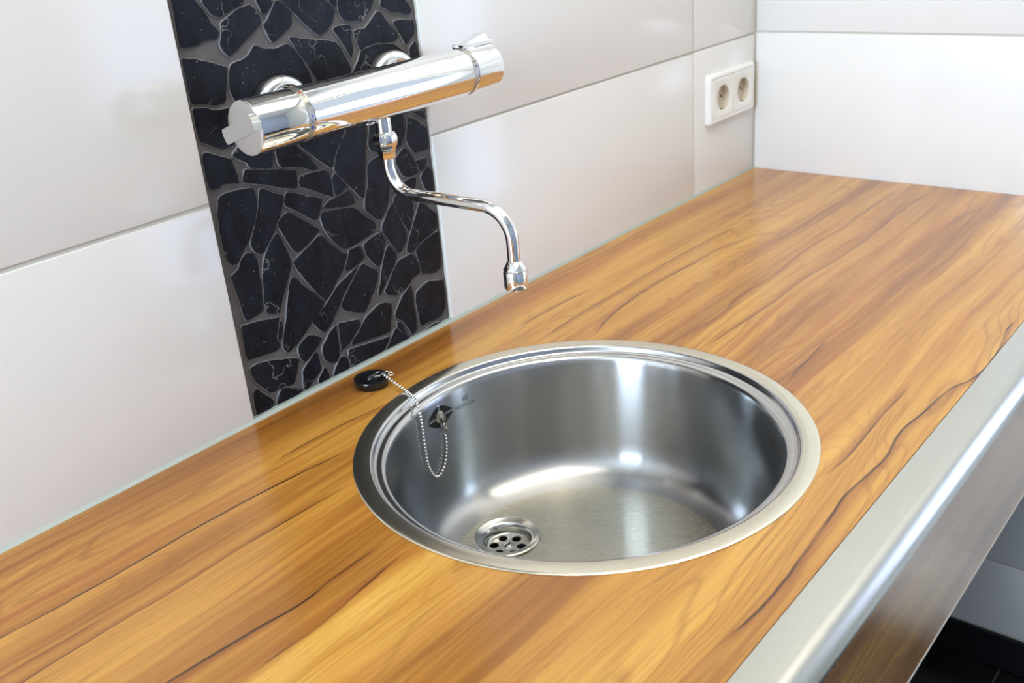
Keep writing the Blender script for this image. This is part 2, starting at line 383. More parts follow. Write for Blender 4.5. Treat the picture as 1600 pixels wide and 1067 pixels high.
def NB(): return bmesh.new()
def catmull(pts, n=8):
    P = [Vector(p) for p in pts]; out = []
    for i in range(len(P)-1):
        p0, p1, p2, p3 = P[max(i-1, 0)], P[i], P[i+1], P[min(i+2, len(P)-1)]
        for k in range(n):
            t = k/n
            out.append(0.5*((2*p1)+(p2-p0)*t+(2*p0-5*p1+4*p2-p3)*t*t+(3*p1-p0-3*p2+p3)*t**3))
    return out+[P[-1]]
def text_polys(s, size):
    """flat letter faces of a word, as a list of (verts, faces), centred on its middle"""
    c = bpy.data.curves.new('word', 'FONT'); c.body = s; c.size = size; c.align_x = 'CENTER'; c.align_y = 'CENTER'; c.resolution_u = 3
    c.space_character = 1.15
    o = bpy.data.objects.new('word', c); COL.objects.link(o)
    dg = bpy.context.evaluated_depsgraph_get(); me = o.evaluated_get(dg).to_mesh()
    res = ([tuple(v.co) for v in me.vertices], [tuple(p.vertices) for p in me.polygons])
    o.evaluated_get(dg).to_mesh_clear(); bpy.data.objects.remove(o); bpy.data.curves.remove(c)
    return res

# ------------------------------------------------------------------ room shell
RX0, RY0, RZ1 = -2.6, -2.8, 2.5
floor = NB(); box(floor, RX0-0.1, XE+0.15, RY0-0.1, 0.15, -0.06, -0.004)
floor = obj('floor', floor, M['floor_grout'], None, False, kind='structure')
floor['label'] = 'black tiled floor with grey joints under the worktop'
tm = None
FX = [XE-0.0035-0.3*i for i in range(0, 13)]
for i in range(12):
    for j in range(11):
        y1 = -0.2165+0.3*1-0.3*j; y0 = y1-0.3+0.004
        x1 = FX[i]; x0 = x1-0.3+0.004
        y1 = min(y1, 0.0)
        if x0 < RX0: x0 = RX0
        if x1-x0 < 0.01 or y0 < RY0-0.25: continue
        bm = NB(); box(bm, x0, x1, y0, y1, -0.004, 0.0)
        obj('floor_tile', bm, M['floor_tile'], floor, False)

ceil = NB(); box(ceil, RX0-0.1, XE+0.15, RY0-0.1, 0.15, RZ1, RZ1+0.08)
ceil = obj('ceiling', ceil, M['paint'], None, False, kind='structure')
wf = NB(); box(wf, RX0-0.1, XE+0.15, RY0-0.1, RY0, 0, RZ1)
obj('wall_front', wf, M['paint_grey'], None, False, kind='structure')
wl = NB()
box(wl, RX0-0.1, RX0, RY0, WY0, 0, RZ1); box(wl, RX0-0.1, RX0, WY1, 0.012, 0, RZ1)
box(wl, RX0-0.1, RX0, WY0, WY1, 0, WZ0); box(wl, RX0-0.1, RX0, WY0, WY1, WZ1, RZ1)
obj('wall_left', wl, M['paint'], None, False, kind='structure')
win = NB()
for a in ((WY0, WY0+0.05, WZ0, WZ1), (WY1-0.05, WY1, WZ0, WZ1), (WY0+0.05, WY1-0.05, WZ0, WZ0+0.05), (WY0+0.05, WY1-0.05, WZ1-0.05, WZ1)):
    box(win, RX0-0.07, RX0-0.02, *a, bev=0.004)
win = obj('window_1', win, M['plastic'], None, False, kind='structure')
pb = NB(); box(pb, RX0-0.05, RX0-0.044, WY0+0.045, WY1-0.045, WZ0+0.045, WZ1-0.045); obj('pane', pb, M['pane'], win, False)

def tile_at(parent, plane, a0, a1, z0, z1):
    bm = NB(); t = 0.008
    if plane == 'y': box(bm, a0, a1, 0.0, t, z0, z1)
    else: box(bm, XE, XE+t, a0, a1, z0, z1)
    es = [e for e in bm.edges if all(abs((v.co.y if plane == 'y' else v.co.x)-(0.0 if plane == 'y' else XE)) < 1e-6 for v in e.verts)]
    bmesh.ops.bevel(bm, geom=es, offset=0.0013, segments=2, affect='EDGES', profile=0.5)
    return obj('tile', bm, M['tile'], parent, True, angle=50)

wb = NB(); box(wb, RX0-0.1, XS0+0.0004, 0.0022, 0.15, 0, RZ1); box(wb, XS1-0.0004, XE+0.15, 0.0022, 0.15, 0, RZ1); box(wb, XS0+0.0004, XS1-0.0004, 0.0200, 0.15, 0, RZ1); box(wb, XS0+0.0004, XS1-0.0004, 0.0022, 0.02, 0, Z0-0.0401)
wall_back = obj('wall_back', wb, M['tile_grout'], None, False, kind='structure')
wall_back['label'] = 'back wall of large white glazed tiles split by a black stone strip'
G = 0.0018
cols = []
x = XS0
while x > RX0: cols.append((max(x-0.6, RX0), x)); x -= 0.6
cols += [(XS1, 0.7441), (0.7441, XE)]
rows = [Z0+0.2325+0.3*k for k in range(-4, 6)]
rows[-1] = RZ1
rows = [0.0]+[r for r in rows if r > 0.02]
for (a, b_) in cols:
    for z0, z1 in zip(rows, rows[1:]):
        xa = a if abs(a-XS1) < 1e-6 else a+G/2
        xb = b_ if abs(b_-XS0) < 1e-6 else b_-G/2
        gz = 0.0042 if b_ <= XS0+1e-6 else 0.003
        tile_at(wall_back, 'y', xa, xb, z0+gz/2, z1-gz/2)

we = NB(); box(we, XE+0.002, XE+0.15, DY1, 0.0022, 0, RZ1); box(we, XE+0.002, XE+0.15, DY0, DY1, DH, RZ1); box(we, XE+0.002, XE+0.15, RY0-0.1, DY0, 0, RZ1)
wall_end = obj('wall_right', we, M['tile_grout'], None, False, kind='structure')
wall_end['label'] = 'bright white tiled end wall at the far end of the worktop'
erow = [0.0755, 0.2246, 0.5246, 0.8246, 1.1246, 1.4246, 1.7246, 2.0246, 2.3246, RZ1]
for y0, y in ((-0.601, -0.001), (DY1+0.03, -0.601)):
    for z0, z1 in zip(erow, erow[1:]):
        tile_at(wall_end, 'x', y0+G/2, y-G/2, z0+0.0015, z1-0.0015)
dm = NB()
for a in ((DY0, DY0+0.06, 0, DH), (DY1-0.06, DY1, 0, DH), (DY0+0.06, DY1-0.06, 0, 0.12), (DY0+0.06, DY1-0.06, DH-0.08, DH)):
    box(dm, XE+0.03, XE+0.08, *a, bev=0.003)
dm = obj('door_1', dm, M['plastic'], None, False, kind='structure')
pb = NB(); box(pb, XE+0.052, XE+0.058, DY0+0.055, DY1-0.055, 0.115, DH-0.075); obj('pane', pb, M['pane'], dm, False)
bb = NB(); box(bb, XE-0.006, XE+0.002, DY1+0.03, 0.0, 0.003, 0.074, bev=0.001)
obj('baseboard_right', bb, M['skirting'], None, False, kind='structure')

# ------------------------------------------------------------------ black stone strip set into the back wall
STONES = [[(-1433,4431),(-1222,4410),(-1266,4151),(-1219,4083),(-1167,4004),(-1146,3928),(-1098,3879),(-1080,3844),(-1105,3794),(-1184,3795),(-1277,3788),(-1335,3760),(-1462,3763),(-1515,3777),(-1512,3864),(-1507,4058),(-1505,4180)],[(-1125,4340),(-758,4364),(-684,4209),(-740,4088),(-776,4049),(-891,4021),(-993,3986),(-1050,3973),(-1120,4008),(-1159,4065),(-1192,4116),(-1183,4203)],[(-695,4040),(-635,4000),(-590,3917),(-588,3862),(-664,3807),(-792,3737),(-921,3658),(-1012,3618),(-1068,3670),(-1092,3739),(-1053,3819),(-1035,3923),(-961,3956),(-810,4022)],[(-604,4072),(-590,4199),(-436,4322),(-269,4295),(-368,4109),(-403,4048),(-452,3988),(-516,3930),(-562,3947),(-582,4015)],[(-375,4044),(-277,3988),(-219,3914),(-216,3857),(-228,3802),(-331,3737),(-465,3666),(-506,3678),(-553,3791),(-571,3843),(-513,3874),(-443,3964)],[(-325,4038),(-278,4187),(-50,4284),(148,4208),(225,3972),(307,3904),(353,3852),(293,3754),(196,3674),(95,3647),(40,3684),(-78,3793),(-202,3923),(-275,3999)],[(-1519,3684),(-1375,3649),(-1194,3587),(-1061,3527),(-1102,3380),(-1146,3221),(-1257,3209),(-1369,3242),(-1518,3271),(-1519,3403),(-1519,3562)],[(-1515,3232),(-1377,3210),(-1268,3164),(-1106,3156),(-1051,3032),(-1145,2810),(-1285,2801),(-1393,2860),(-1511,2926),(-1519,3064)],[(-1016,3542),(-874,3562),(-797,3594),(-708,3675),(-606,3620),(-464,3604),(-325,3628),(-260,3578),(-178,3461),(-104,3295),(-76,3122),(-161,3018),(-541,3044),(-818,3122),(-1030,3187),(-1077,3308),(-1061,3439)],[(-290,3686),(-64,3635),(148,3592),(286,3554),(340,3498),(400,3380),(453,3261),(428,3178),(231,3115),(-10,3134),(-34,3247),(-128,3406),(-221,3549)],[(282,3965),(300,4136),(433,4202),(388,3999),(359,3884),(322,3912)],[(400,3951),(453,4177),(757,4215),(979,4122),(893,3892),(833,3803),(712,3710),(595,3723),(449,3745),(397,3811),(386,3883)],[(996,3880),(1056,4162),(1373,4131),(1349,3837),(1405,3781),(1433,3727),(1398,3687),(1342,3688),(1264,3717),(1139,3733),(1025,3797),(976,3821)],[(915,3774),(958,3769),(1022,3681),(1097,3596),(1173,3510),(1173,3459),(1105,3438),(943,3443),(858,3462),(696,3443),(622,3418),(584,3485),(558,3574),(559,3622),(629,3631),(713,3625),(792,3675)],[(1132,3641),(1233,3646),(1443,3618),(1448,3535),(1426,3461),(1321,3399),(1288,3372),(1238,3463),(1165,3574)],[(274,3686),(359,3704),(514,3695),(531,3650),(511,3545),(515,3435),(474,3355),(439,3434),(365,3566)],[(622,3418),(855,3447),(1100,3413),(1182,3356),(1283,3289),(1302,3183),(1217,3014),(697,2979),(386,2987),(233,3065),(386,3161),(473,3220),(571,3327)],[(1337,3332),(1434,3395),(1463,3287),(1463,3153),(1463,2997),(1333,2914),(1276,3030),(1325,3205)],[(-1497,2808),(-1450,2809),(-1318,2738),(-1206,2688),(-1186,2589),(-1172,2467),(-1178,2439),(-1285,2466),(-1352,2478),(-1413,2452),(-1480,2458),(-1512,2496),(-1515,2566),(-1518,2751)],[(-1192,2714),(-1081,2799),(-870,2846),(-684,2757),(-712,2643),(-729,2587),(-754,2507),(-816,2498),(-1020,2566),(-1039,2613),(-1113,2660)],[(-679,2538),(-683,2636),(-632,2721),(-459,2670),(-382,2591),(-278,2480),(-177,2342),(-288,2356),(-373,2408),(-507,2447),(-641,2468)],[(-1073,2556),(-860,2497),(-659,2454),(-471,2395),(-482,2304),(-509,2216),(-641,2257),(-809,2325),(-988,2390),(-1134,2445),(-1108,2499)],[(-438,2324),(-294,2326),(-101,2310),(-59,2274),(-42,2192),(-43,2101),(-54,2005),(-152,2058),(-284,2138),(-460,2222),(-465,2274)],[(-388,2636),(-377,2762),(-217,2850),(56,2843),(239,2756),(231,2630),(100,2480),(27,2369),(-18,2309),(-187,2452),(-322,2577)],[(258,2637),(328,2775),(523,2799),(549,2613),(490,2364),(429,2113),(371,1884),(342,1892),(233,2016),(120,2151),(18,2281),(69,2410),(163,2543)],[(12,2250),(90,2171),(156,2069),(60,2021),(-12,2001),(-24,2070),(-26,2188)],[(-1435,2358),(-1374,2383),(-1248,2385),(-1094,2369),(-1024,2357),(-1007,2304),(-1012,2182),(-1070,2025),(-1157,1901),(-1254,1793),(-1368,1679),(-1426,1679),(-1469,1737),(-1492,1880),(-1491,2062),(-1475,2238)],[(-951,2325),(-900,2318),(-783,2238),(-673,2178),(-716,2088),(-775,1991),(-862,1876),(-962,1766),(-1040,1688),(-1079,1685),(-1137,1725),(-1164,1772),(-1175,1832),(-1094,1970),(-1024,2111),(-988,2225)],[(-642,2213),(-490,2154),(-344,2083),(-200,2025),(-234,1942),(-285,1852),(-332,1826),(-432,1894),(-556,1993),(-679,2078),(-693,2120)],[(-655,2008),(-568,1939),(-430,1828),(-290,1708),(-402,1648),(-546,1586),(-632,1560),(-684,1616),(-749,1753),(-811,1900),(-810,1938),(-729,1991)],[(-213,1924),(-118,1977),(55,1996),(180,2016),(221,1952),(237,1853),(81,1862),(-133,1902)],[(-220,1886),(-40,1862),(179,1828),(273,1762),(363,1667),(475,1580),(498,1503),(453,1460),(301,1435),(152,1411),(8,1400),(-69,1452),(-124,1523),(-203,1642),(-243,1734),(-249,1788),(-262,1845)],[(-834,1830),(-789,1713),(-735,1527),(-736,1448),(-787,1358),(-861,1236),(-937,1102),(-984,998),(-1135,1053),(-1150,1126),(-1126,1302),(-1100,1489),(-1059,1605),(-968,1743),(-872,1829)],[(-1250,1748),(-1161,1720),(-1134,1641),(-1142,1503),(-1155,1312),(-1177,1109),(-1235,1090),(-1390,1068),(-1417,1144),(-1428,1291),(-1452,1441),(-1471,1574),(-1432,1587),(-1368,1616),(-1319,1701)],[(-1471,1040),(-1251,1016),(-998,965),(-1027,892),(-1085,750),(-1057,697),(-1050,653),(-1120,626),(-1272,646),(-1467,664),(-1482,731),(-1473,901)],[(-743,1337),(-690,1285),(-642,1202),(-533,1095),(-383,918),(-428,864),(-565,773),(-701,684),(-836,596),(-977,547),(-1024,629),(-976,790),(-919,906),(-845,1137),(-792,1280)],[(-1000,922),(-978,928),(-986,801),(-1028,720),(-1070,744)],[(-713,1480),(-598,1529),(-317,1656),(-271,1635),(-178,1512),(-17,1360),(23,1340),(-20,1256),(-71,1175),(-174,1097),(-284,981),(-364,925),(-446,1024),(-573,1219),(-669,1386)],[(-594,756),(-372,886),(-187,1032),(24,1116),(159,1163),(69,1072),(-82,939),(-196,808),(-275,722),(-353,637),(-451,581),(-523,651)],[(55,1371),(218,1377),(255,1238),(240,1208),(48,1150),(-31,1155),(-30,1204),(24,1298)],[(214,1166),(295,1111),(425,1004),(408,915),(330,795),(211,661),(143,597),(7,655),(-93,699),(-168,769),(-169,812),(-46,940),(108,1087)],[(270,1368),(406,1411),(541,1434),(604,1315),(558,1214),(486,1079),(442,1049),(343,1168),(286,1257)],[(642,1260),(748,1096),(715,1019),(599,910),(480,788),(409,709),(387,746),(453,900),(496,1032),(571,1182)],[(977,1046),(1026,979),(1084,839),(1073,774),(947,748),(832,666),(725,628),(647,633),(520,685),(491,739),(586,840),(663,947),(754,1021)],[(1050,1061),(1129,1110),(1344,1165),(1463,1181),(1463,1041),(1463,921),(1433,725),(1331,689),(1110,747),(1089,868)],[(975,556),(1085,595),(1193,619),(1449,556),(1453,373),(1440,218),(1372,130),(1281,108),(1112,123),(975,119),(968,263),(948,457)],[(904,679),(915,561),(910,409),(924,248),(906,82),(830,64),(769,182),(689,305),(583,383),(663,498),(760,600)],[(-252,613),(43,554),(65,479),(-86,359),(-226,296),(-262,295),(-262,428)],[(150,536),(251,573),(373,618),(467,606),(557,567),(560,475),(521,367),(498,238),(381,238),(156,264),(-91,287),(-108,323),(15,409)],[(-125,255),(73,222),(468,181),(438,123),(344,40),(254,40),(-85,40),(-159,40),(-179,143),(-164,241)],[(579,246),(628,188),(786,42),(638,40),(377,40),(454,101),(530,195)],[(611,318),(681,261),(724,136),(770,68),(682,149),(608,243)],[(1030,40),(1077,40),(1231,62),(1353,40),(1198,40)],[(-679,633),(-615,616),(-495,533),(-559,472),(-636,431),(-770,356),(-813,388),(-840,499),(-826,564),(-751,605)],[(-514,440),(-366,570),(-289,605),(-290,439),(-305,239),(-355,185),(-440,205),(-512,279),(-528,373)],[(-622,418),(-589,369),(-587,252),(-582,191),(-662,137),(-760,76),(-840,40),(-852,87),(-831,266),(-760,323)],[(-1458,571),(-1349,581),(-1170,542),(-899,452),(-849,417),(-905,283),(-961,178),(-1085,196),(-1213,201),(-1290,214),(-1363,309),(-1444,428),(-1469,521)],[(-1443,331),(-1377,246),(-1288,149),(-1253,91),(-1301,40),(-1491,40),(-1499,173),(-1486,280)],[(-1134,195),(-997,150),(-879,77),(-907,40),(-1223,40),(-1229,52),(-1198,123)],[(-529,198),(-499,127),(-481,40),(-645,40),(-636,96)],[(-294,220),(-242,213),(-199,151),(-201,47),(-210,40),(-435,40),(-385,123)],[(504,2228),(601,2265),(750,2277),(803,2210),(806,2073),(778,1914),(750,1811),(702,1698),(586,1576),(515,1596),(437,1674),(369,1748),(385,1853),(457,1997),(468,2130)],[(589,2605),(630,2713),(1116,2654),(1111,2493),(1090,2416),(1039,2319),(900,2282),(683,2313),(565,2360),(539,2432)],[(1183,2600),(1291,2550),(1463,2415),(1463,2329),(1447,2177),(1228,2179),(1148,2280),(1115,2370)],[(1268,2643),(1440,2622),(1463,2521),(1382,2566)],[(1071,2284),(1137,2214),(1213,2085),(1249,1949),(1089,1933),(998,1970),(920,2127),(922,2195)],[(1223,2089),(1412,2086),(1390,2014),(1289,1946),(1244,2035)],[(1406,1989),(1463,1910),(1463,1787),(1463,1667),(1332,1721),(1276,1871),(1305,1921)],[(804,1740),(860,1788),(993,1717),(1098,1639),(1092,1547),(1038,1403),(981,1303),(906,1441),(828,1606)],[(1211,1601),(1304,1547),(1463,1384),(1463,1342),(1463,1230),(1347,1179),(1132,1125),(978,1053),(905,1091),(969,1233),(1078,1406),(1173,1554)],[(781,1718),(867,1496),(948,1284),(903,1195),(830,1115),(772,1118),(665,1282),(570,1439),(580,1493),(690,1631)],[(801,1832),(864,1864),(1065,1911),(1202,1904),(1166,1785),(1117,1662),(1005,1731),(855,1811)]]
sp_ = NB(); box(sp_, XS0+0.0006, XS1-0.0006, 0.0052, 0.02, Z0-0.04, RZ1)
strip = obj('stone_strip', sp_, M['stone_grout'], wall_back, False, label='upright strip of broken black slate pieces in dark grout')
def stone(poly, k):
    P = [Vector((a/1e4, c/1e4)) for a, c in poly]
    area2 = sum(P[i].x*P[(i+1) % len(P)].y-P[(i+1) % len(P)].x*P[i].y for i in range(len(P)))
    if area2 < 0: P.reverse()
    Q = []
    for i in range(len(P)):                       # knock the corners off a little
        a, b_, c = P[i-1], P[i], P[(i+1) % len(P)]
        la = min(0.16, 0.0016/max((a-b_).length, 1e-5)); lc = min(0.16, 0.0016/max((c-b_).length, 1e-5))
        Q += [b_+(a-b_)*la, b_+(c-b_)*lc]
    Q2 = []
    for i in range(len(Q)):                       # chipped outline
        a, b_ = Q[i], Q[(i+1) % len(Q)]; m_ = max(1, int((b_-a).length/0.0038))
        for j in range(m_):
            q = a.lerp(b_, j/m_); d = b_-a
            if j and d.length > 1e-6: q = q+Vector((-d.y, d.x)).normalized()*(mnoise.noise(Vector((q.x*260, q.y*260, k*1.7)))*0.0007)
            Q2.append(q)
    Q = Q2
    n = len(Q); bm = NB()
    rnd = random.Random(k); tx, tz = rnd.uniform(-0.006, 0.006), rnd.uniform(-0.006, 0.006)
    cen = sum(Q, Vector((0, 0)))/n
    def ring(ins, y, tilt):
        out = []
        for i in range(n):
            a, b_, c = Q[i-1], Q[i], Q[(i+1) % n]
            d = (c-a); nn = Vector((-d.y, d.x)).normalized()
            q = b_+nn*ins
            jx = mnoise.noise(Vector((q.x*300, q.y*300, k)))*0.0003
            yy = y+(tilt*((q.x-cen.x)*tx+(q.y-cen.y)*tz))
            out.append(bm.verts.new((q.x+jx, yy, Z0+q.y+jx)))
        return out
    r0 = ring(-0.0013, 0.0056, 0); r1 = ring(-0.0008, 0.0042, 1); r2 = ring(-0.0002, 0.0033, 1)
    for a, b_ in ((r0, r1), (r1, r2)):
        for i in range(n):
            f = bm.faces.new((a[i], a[(i+1) % n], b_[(i+1) % n], b_[i])); f.material_index = 1
    bm.faces.new(r2)
    return obj('stone', bm, [M['slate'][k % 2], M['slate_edge']], strip, True, angle=25)
for k, pl in enumerate(STONES): stone(pl, k)
rr_ = random.Random(3); NX_, NZ_ = 5, 12          # the strip goes on upwards above the picture
gx = [[XS0+0.004+(XS1-XS0-0.008)*i/NX_+(rr_.uniform(-0.016, 0.016) if 0 < i < NX_ else 0) for i in range(NX_+1)] for j in range(NZ_+1)]
gz = [[0.482+0.06*j+rr_.uniform(-0.016, 0.016) for i in range(NX_+1)] for j in range(NZ_+1)]
for j in range(NZ_):
    for i in range(NX_):
        c_ = [(gx[j][i], gz[j][i]), (gx[j][i+1], gz[j][i+1]), (gx[j+1][i+1], gz[j+1][i+1]), (gx[j+1][i], gz[j+1][i])]
        mx_, mz_ = sum(p[0] for p in c_)/4, sum(p[1] for p in c_)/4
        stone([((p[0]+(mx_-p[0])*0.09)*1e4, (p[1]+(mz_-p[1])*0.09)*1e4) for p in c_], 100+j*NX_+i)
# pale sealant bead along the foot of the back wall
sb = NB()
prof = [(0.006, -0.001), (0.006, 0.0034), (-0.0002, 0.0032), (-0.0014, 0.0018), (-0.0034, 0.0002), (-0.0034, -0.001)]
r_ = [[sb.verts.new((xx, y_, Z0+z_)) for y_, z_ in prof] for xx in (RX0, XE-0.0005)]
for i in range(len(prof)): sb.faces.new((r_[0][i], r_[0][(i+1) % len(prof)], r_[1][(i+1) % len(prof)], r_[1][i]))
sb.faces.new(r_[0]); sb.faces.new(r_[1][::-1])
obj('trim_1', sb, M['sealant'], None, True, kind='structure')['label'] = 'thin pale sealant line between worktop and back wall'

# ------------------------------------------------------------------ worktop
top = thing('worktop', 'long honey coloured wood worktop with rounded steel front edge', 'worktop', (-0.7, -0.3, Z0-0.16))
bm = NB()
NH = 128; hole_t, hole_b, rim_t, rim_b = [], [], [], []
X0_, X1_, Y0_, Y1_ = RX0+0.001, XE-0.0008, YF, -0.0005
angs = sorted(set([2*PI*i/NH for i in range(NH)] + [math.atan2(yy-CY, xx) % (2*PI) for xx in (X0_, X1_) for yy in (Y0_, Y1_)]))
for a in angs:
    c, s = math.cos(a), math.sin(a)
    t = min([(X1_/c) if c > 1e-9 else 1e9, (X0_/c) if c < -1e-9 else 1e9, ((Y1_-CY)/s) if s > 1e-9 else 1e9, ((Y0_-CY)/s) if s < -1e-9 else 1e9])
    for L_, R_, zz in ((hole_t, 0.2095, Z0), (hole_b, 0.2095, Z0-0.038), (rim_t, t, Z0), (rim_b, t, Z0-0.038)):
        L_.append(bm.verts.new((R_*c, CY+R_*s, zz)))
n = len(angs)
for i in range(n):
    j = (i+1) % n
    bm.faces.new((hole_t[i], rim_t[i], rim_t[j], hole_t[j])); bm.faces.new((hole_b[i], hole_b[j], rim_b[j], rim_b[i]))
    bm.faces.new((rim_t[i], rim_b[i], rim_b[j], rim_t[j])); bm.faces.new((hole_t[i], hole_t[j], hole_b[j], hole_b[i]))
obj('wood_top', bm, M['wood'], top, False)
# steel edge: flat, then rolled over the front
bm = NB(); sec = [(YF-0.0007, -0.012), (YF-0.0007, 0.0)]
yn = YF-0.0435; R_ = 0.017
sec += [(YF-0.001, 0.0006)]
sec += [(yn+R_-R_*math.sin(PI/2*k/12), 0.0006-R_+R_*math.cos(PI/2*k/12)) for k in range(13)]
sec += [(yn, -0.0175), (yn+0.004, -0.0175), (yn+0.006, -0.012)]
r_ = [[bm.verts.new((xx, a, Z0+c)) for a, c in sec] for xx in (X0_, X1_)]
for i in range(len(sec)): bm.faces.new((r_[0][i], r_[0][(i+1) % len(sec)], r_[1][(i+1) % len(sec)], r_[1][i]))
bm.faces.new(r_[0]); bm.faces.new(r_[1][::-1])
obj('steel_edge', bm, M['steel_nose'], top, True, label='rounded brushed steel front edge', angle=40)
bm = NB(); box(bm, X0_, X1_, yn+0.0006, yn+0.02, Z0-0.163, Z0-0.0185, bev=0.0006)
obj('front_panel', bm, M['wood_gloss'], top, False, label='upright wood front panel in shade below the steel edge')
bm = NB(); box(bm, X0_, X1_, yn+0.0002, yn+0.02, Z0-0.1655, Z0-0.163)
obj('edge_band', bm, M['white_edge'], top, False, label='thin pale band under the front panel')

# ------------------------------------------------------------------ sink
sink = thing('sink', 'round stainless steel sink bowl set into the wood worktop', 'sink', (0, CY, Z0-0.155))
bm = NB()
pr = [(0.2085, -0.002), (0.2195, 0.0002), (0.2200, 0.0006), (0.2190, 0.0013), (0.2175, 0.0015), (0.2045, 0.0014), (0.2030, 0.0009), (0.2019, -0.0012), (0.2010, -0.0042),
      (0.1998, -0.0054), (0.1962, -0.0057), (0.1935, -0.0060), (0.1912, -0.0072), (0.1895, -0.0098), (0.1883, -0.0140),
      (0.1868, -0.035), (0.1850, -0.065), (0.1832, -0.095), (0.182, -0.113), (0.1806, -0.1215), (0.1776, -0.1300), (0.173, -0.1372), (0.167, -0.1430), (0.159, -0.1470), (0.151, -0.1490), (0.1435, -0.1500)]
mi = []
for k in range(len(pr)-1):
    z_ = (pr[k][1]+pr[k+1][1])/2
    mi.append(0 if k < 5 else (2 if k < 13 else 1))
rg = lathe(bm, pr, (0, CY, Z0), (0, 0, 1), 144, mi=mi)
DX, DY, DZ = -0.0105, -0.2055, Z0-0.150
# floor of the bowl with the drain opening, set off towards the wall
inner = []
for v_ in rg[-1]:
    d = Vector((v_.co.x-DX, v_.co.y-DY, 0)).normalized()
    inner.append(bm.verts.new((DX+d.x*0.0335, DY+d.y*0.0335, DZ-0.0012)))
mid = [bm.verts.new(v_.co.lerp(w_.co, 0.5)) for v_, w_ in zip(rg[-1], inner)]
for A, B in ((rg[-1], mid), (mid, inner)):
    for i in range(144):
        f = bm.faces.new((A[i], A[(i+1) % 144], B[(i+1) % 144], B[i])); f.material_index = 3
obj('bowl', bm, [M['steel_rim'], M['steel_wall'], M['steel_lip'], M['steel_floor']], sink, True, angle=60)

bm = NB()
lathe(bm, [(0.0330, -0.004), (0.0366, 0.0), (0.0366, 0.0010), (0.0358, 0.0016), (0.0340, 0.0012), (0.0330, 0.0002), (0.0285, -0.0004), (0.0262, -0.0022), (0.0245, -0.0060), (0.0238, -0.0105), (0.0236, -0.020), (0, -0.020)],
      (DX, DY, DZ), (0, 0, 1), 64)
drain = obj('drain', bm, M['drain'], sink, True, label='round steel drain with raised flange', angle=50)
# strainer: disc with six holes round a screw
bm = NB(); RS, RH, RC = 0.0234, 0.0050, 0.0150
zt = DZ-0.0125
def disc_with_holes(bm, zt, th):
    ns = 12; centre_r = 0.0062
    for h in range(6):
        a0 = 2*PI*h/6
        hole = [(RC+RH*math.cos(2*PI*i/24), RH*math.sin(2*PI*i/24)) for i in range(24)]
        def rot2(p): return (p[0]*math.cos(a0)-p[1]*math.sin(a0), p[0]*math.sin(a0)+p[1]*math.cos(a0))
        out = []
        for i in range(24):                       # outline of the 60 degree sector hit by a ray from the hole centre
            dx, dy = math.cos(2*PI*i/24), math.sin(2*PI*i/24); best = 1e9
            for k in range(1, 400):
                t = k*0.00006; X, Y = RC+dx*t, dy*t; r = math.hypot(X, Y)
                if r > RS or r < centre_r or abs(math.atan2(Y, X)) > PI/6: best = t; break
            out.append((RC+dx*best, dy*best))
        T = [[bm.verts.new((DX+rot2(p)[0], DY+rot2(p)[1], zz)) for p in L_] for L_, zz in ((hole, zt), (out, zt), (hole, zt-th))]
        for i in range(24):
            j = (i+1) % 24
            bm.faces.new((T[0][i], T[1][i], T[1][j], T[0][j])); bm.faces.new((T[0][i], T[0][j], T[2][j], T[2][i]))
disc_with_holes(bm, zt, 0.0022)
lathe(bm, [(0.0225, 0.0), (0.0236, 0.0007), (0.0238, -0.0004)], (DX, DY, zt), (0, 0, 1), 48)
obj('strainer', bm, M['drain'], drain, True, angle=40)
bm = NB(); lathe(bm, [(0.0066, -0.001), (0.0066, 0.0004), (0.0058, 0.0012), (0.0052, 0.0004), (0.0048, 0.0004), (0.0046, 0.0013), (0.0036, 0.0018), (0, 0.0020)], (DX, DY, zt), (0, 0, 1), 32)
box(bm, DX-0.0045, DX+0.0045, DY-0.0007, DY+0.0007, zt+0.0016, zt+0.0023, mi=1)
for v_ in bm.verts:
    if v_.co.z > zt+0.00155 and v_.index == -1: pass
scr = obj('screw', bm, [M['drain'], M['dark']], drain, True)
bm = NB(); lathe(bm, [(0.0233, -0.0190), (0, -0.0190)], (DX, DY, DZ), (0, 0, 1), 48)
obj('drain_pit', bm, M['dark'], drain, False)

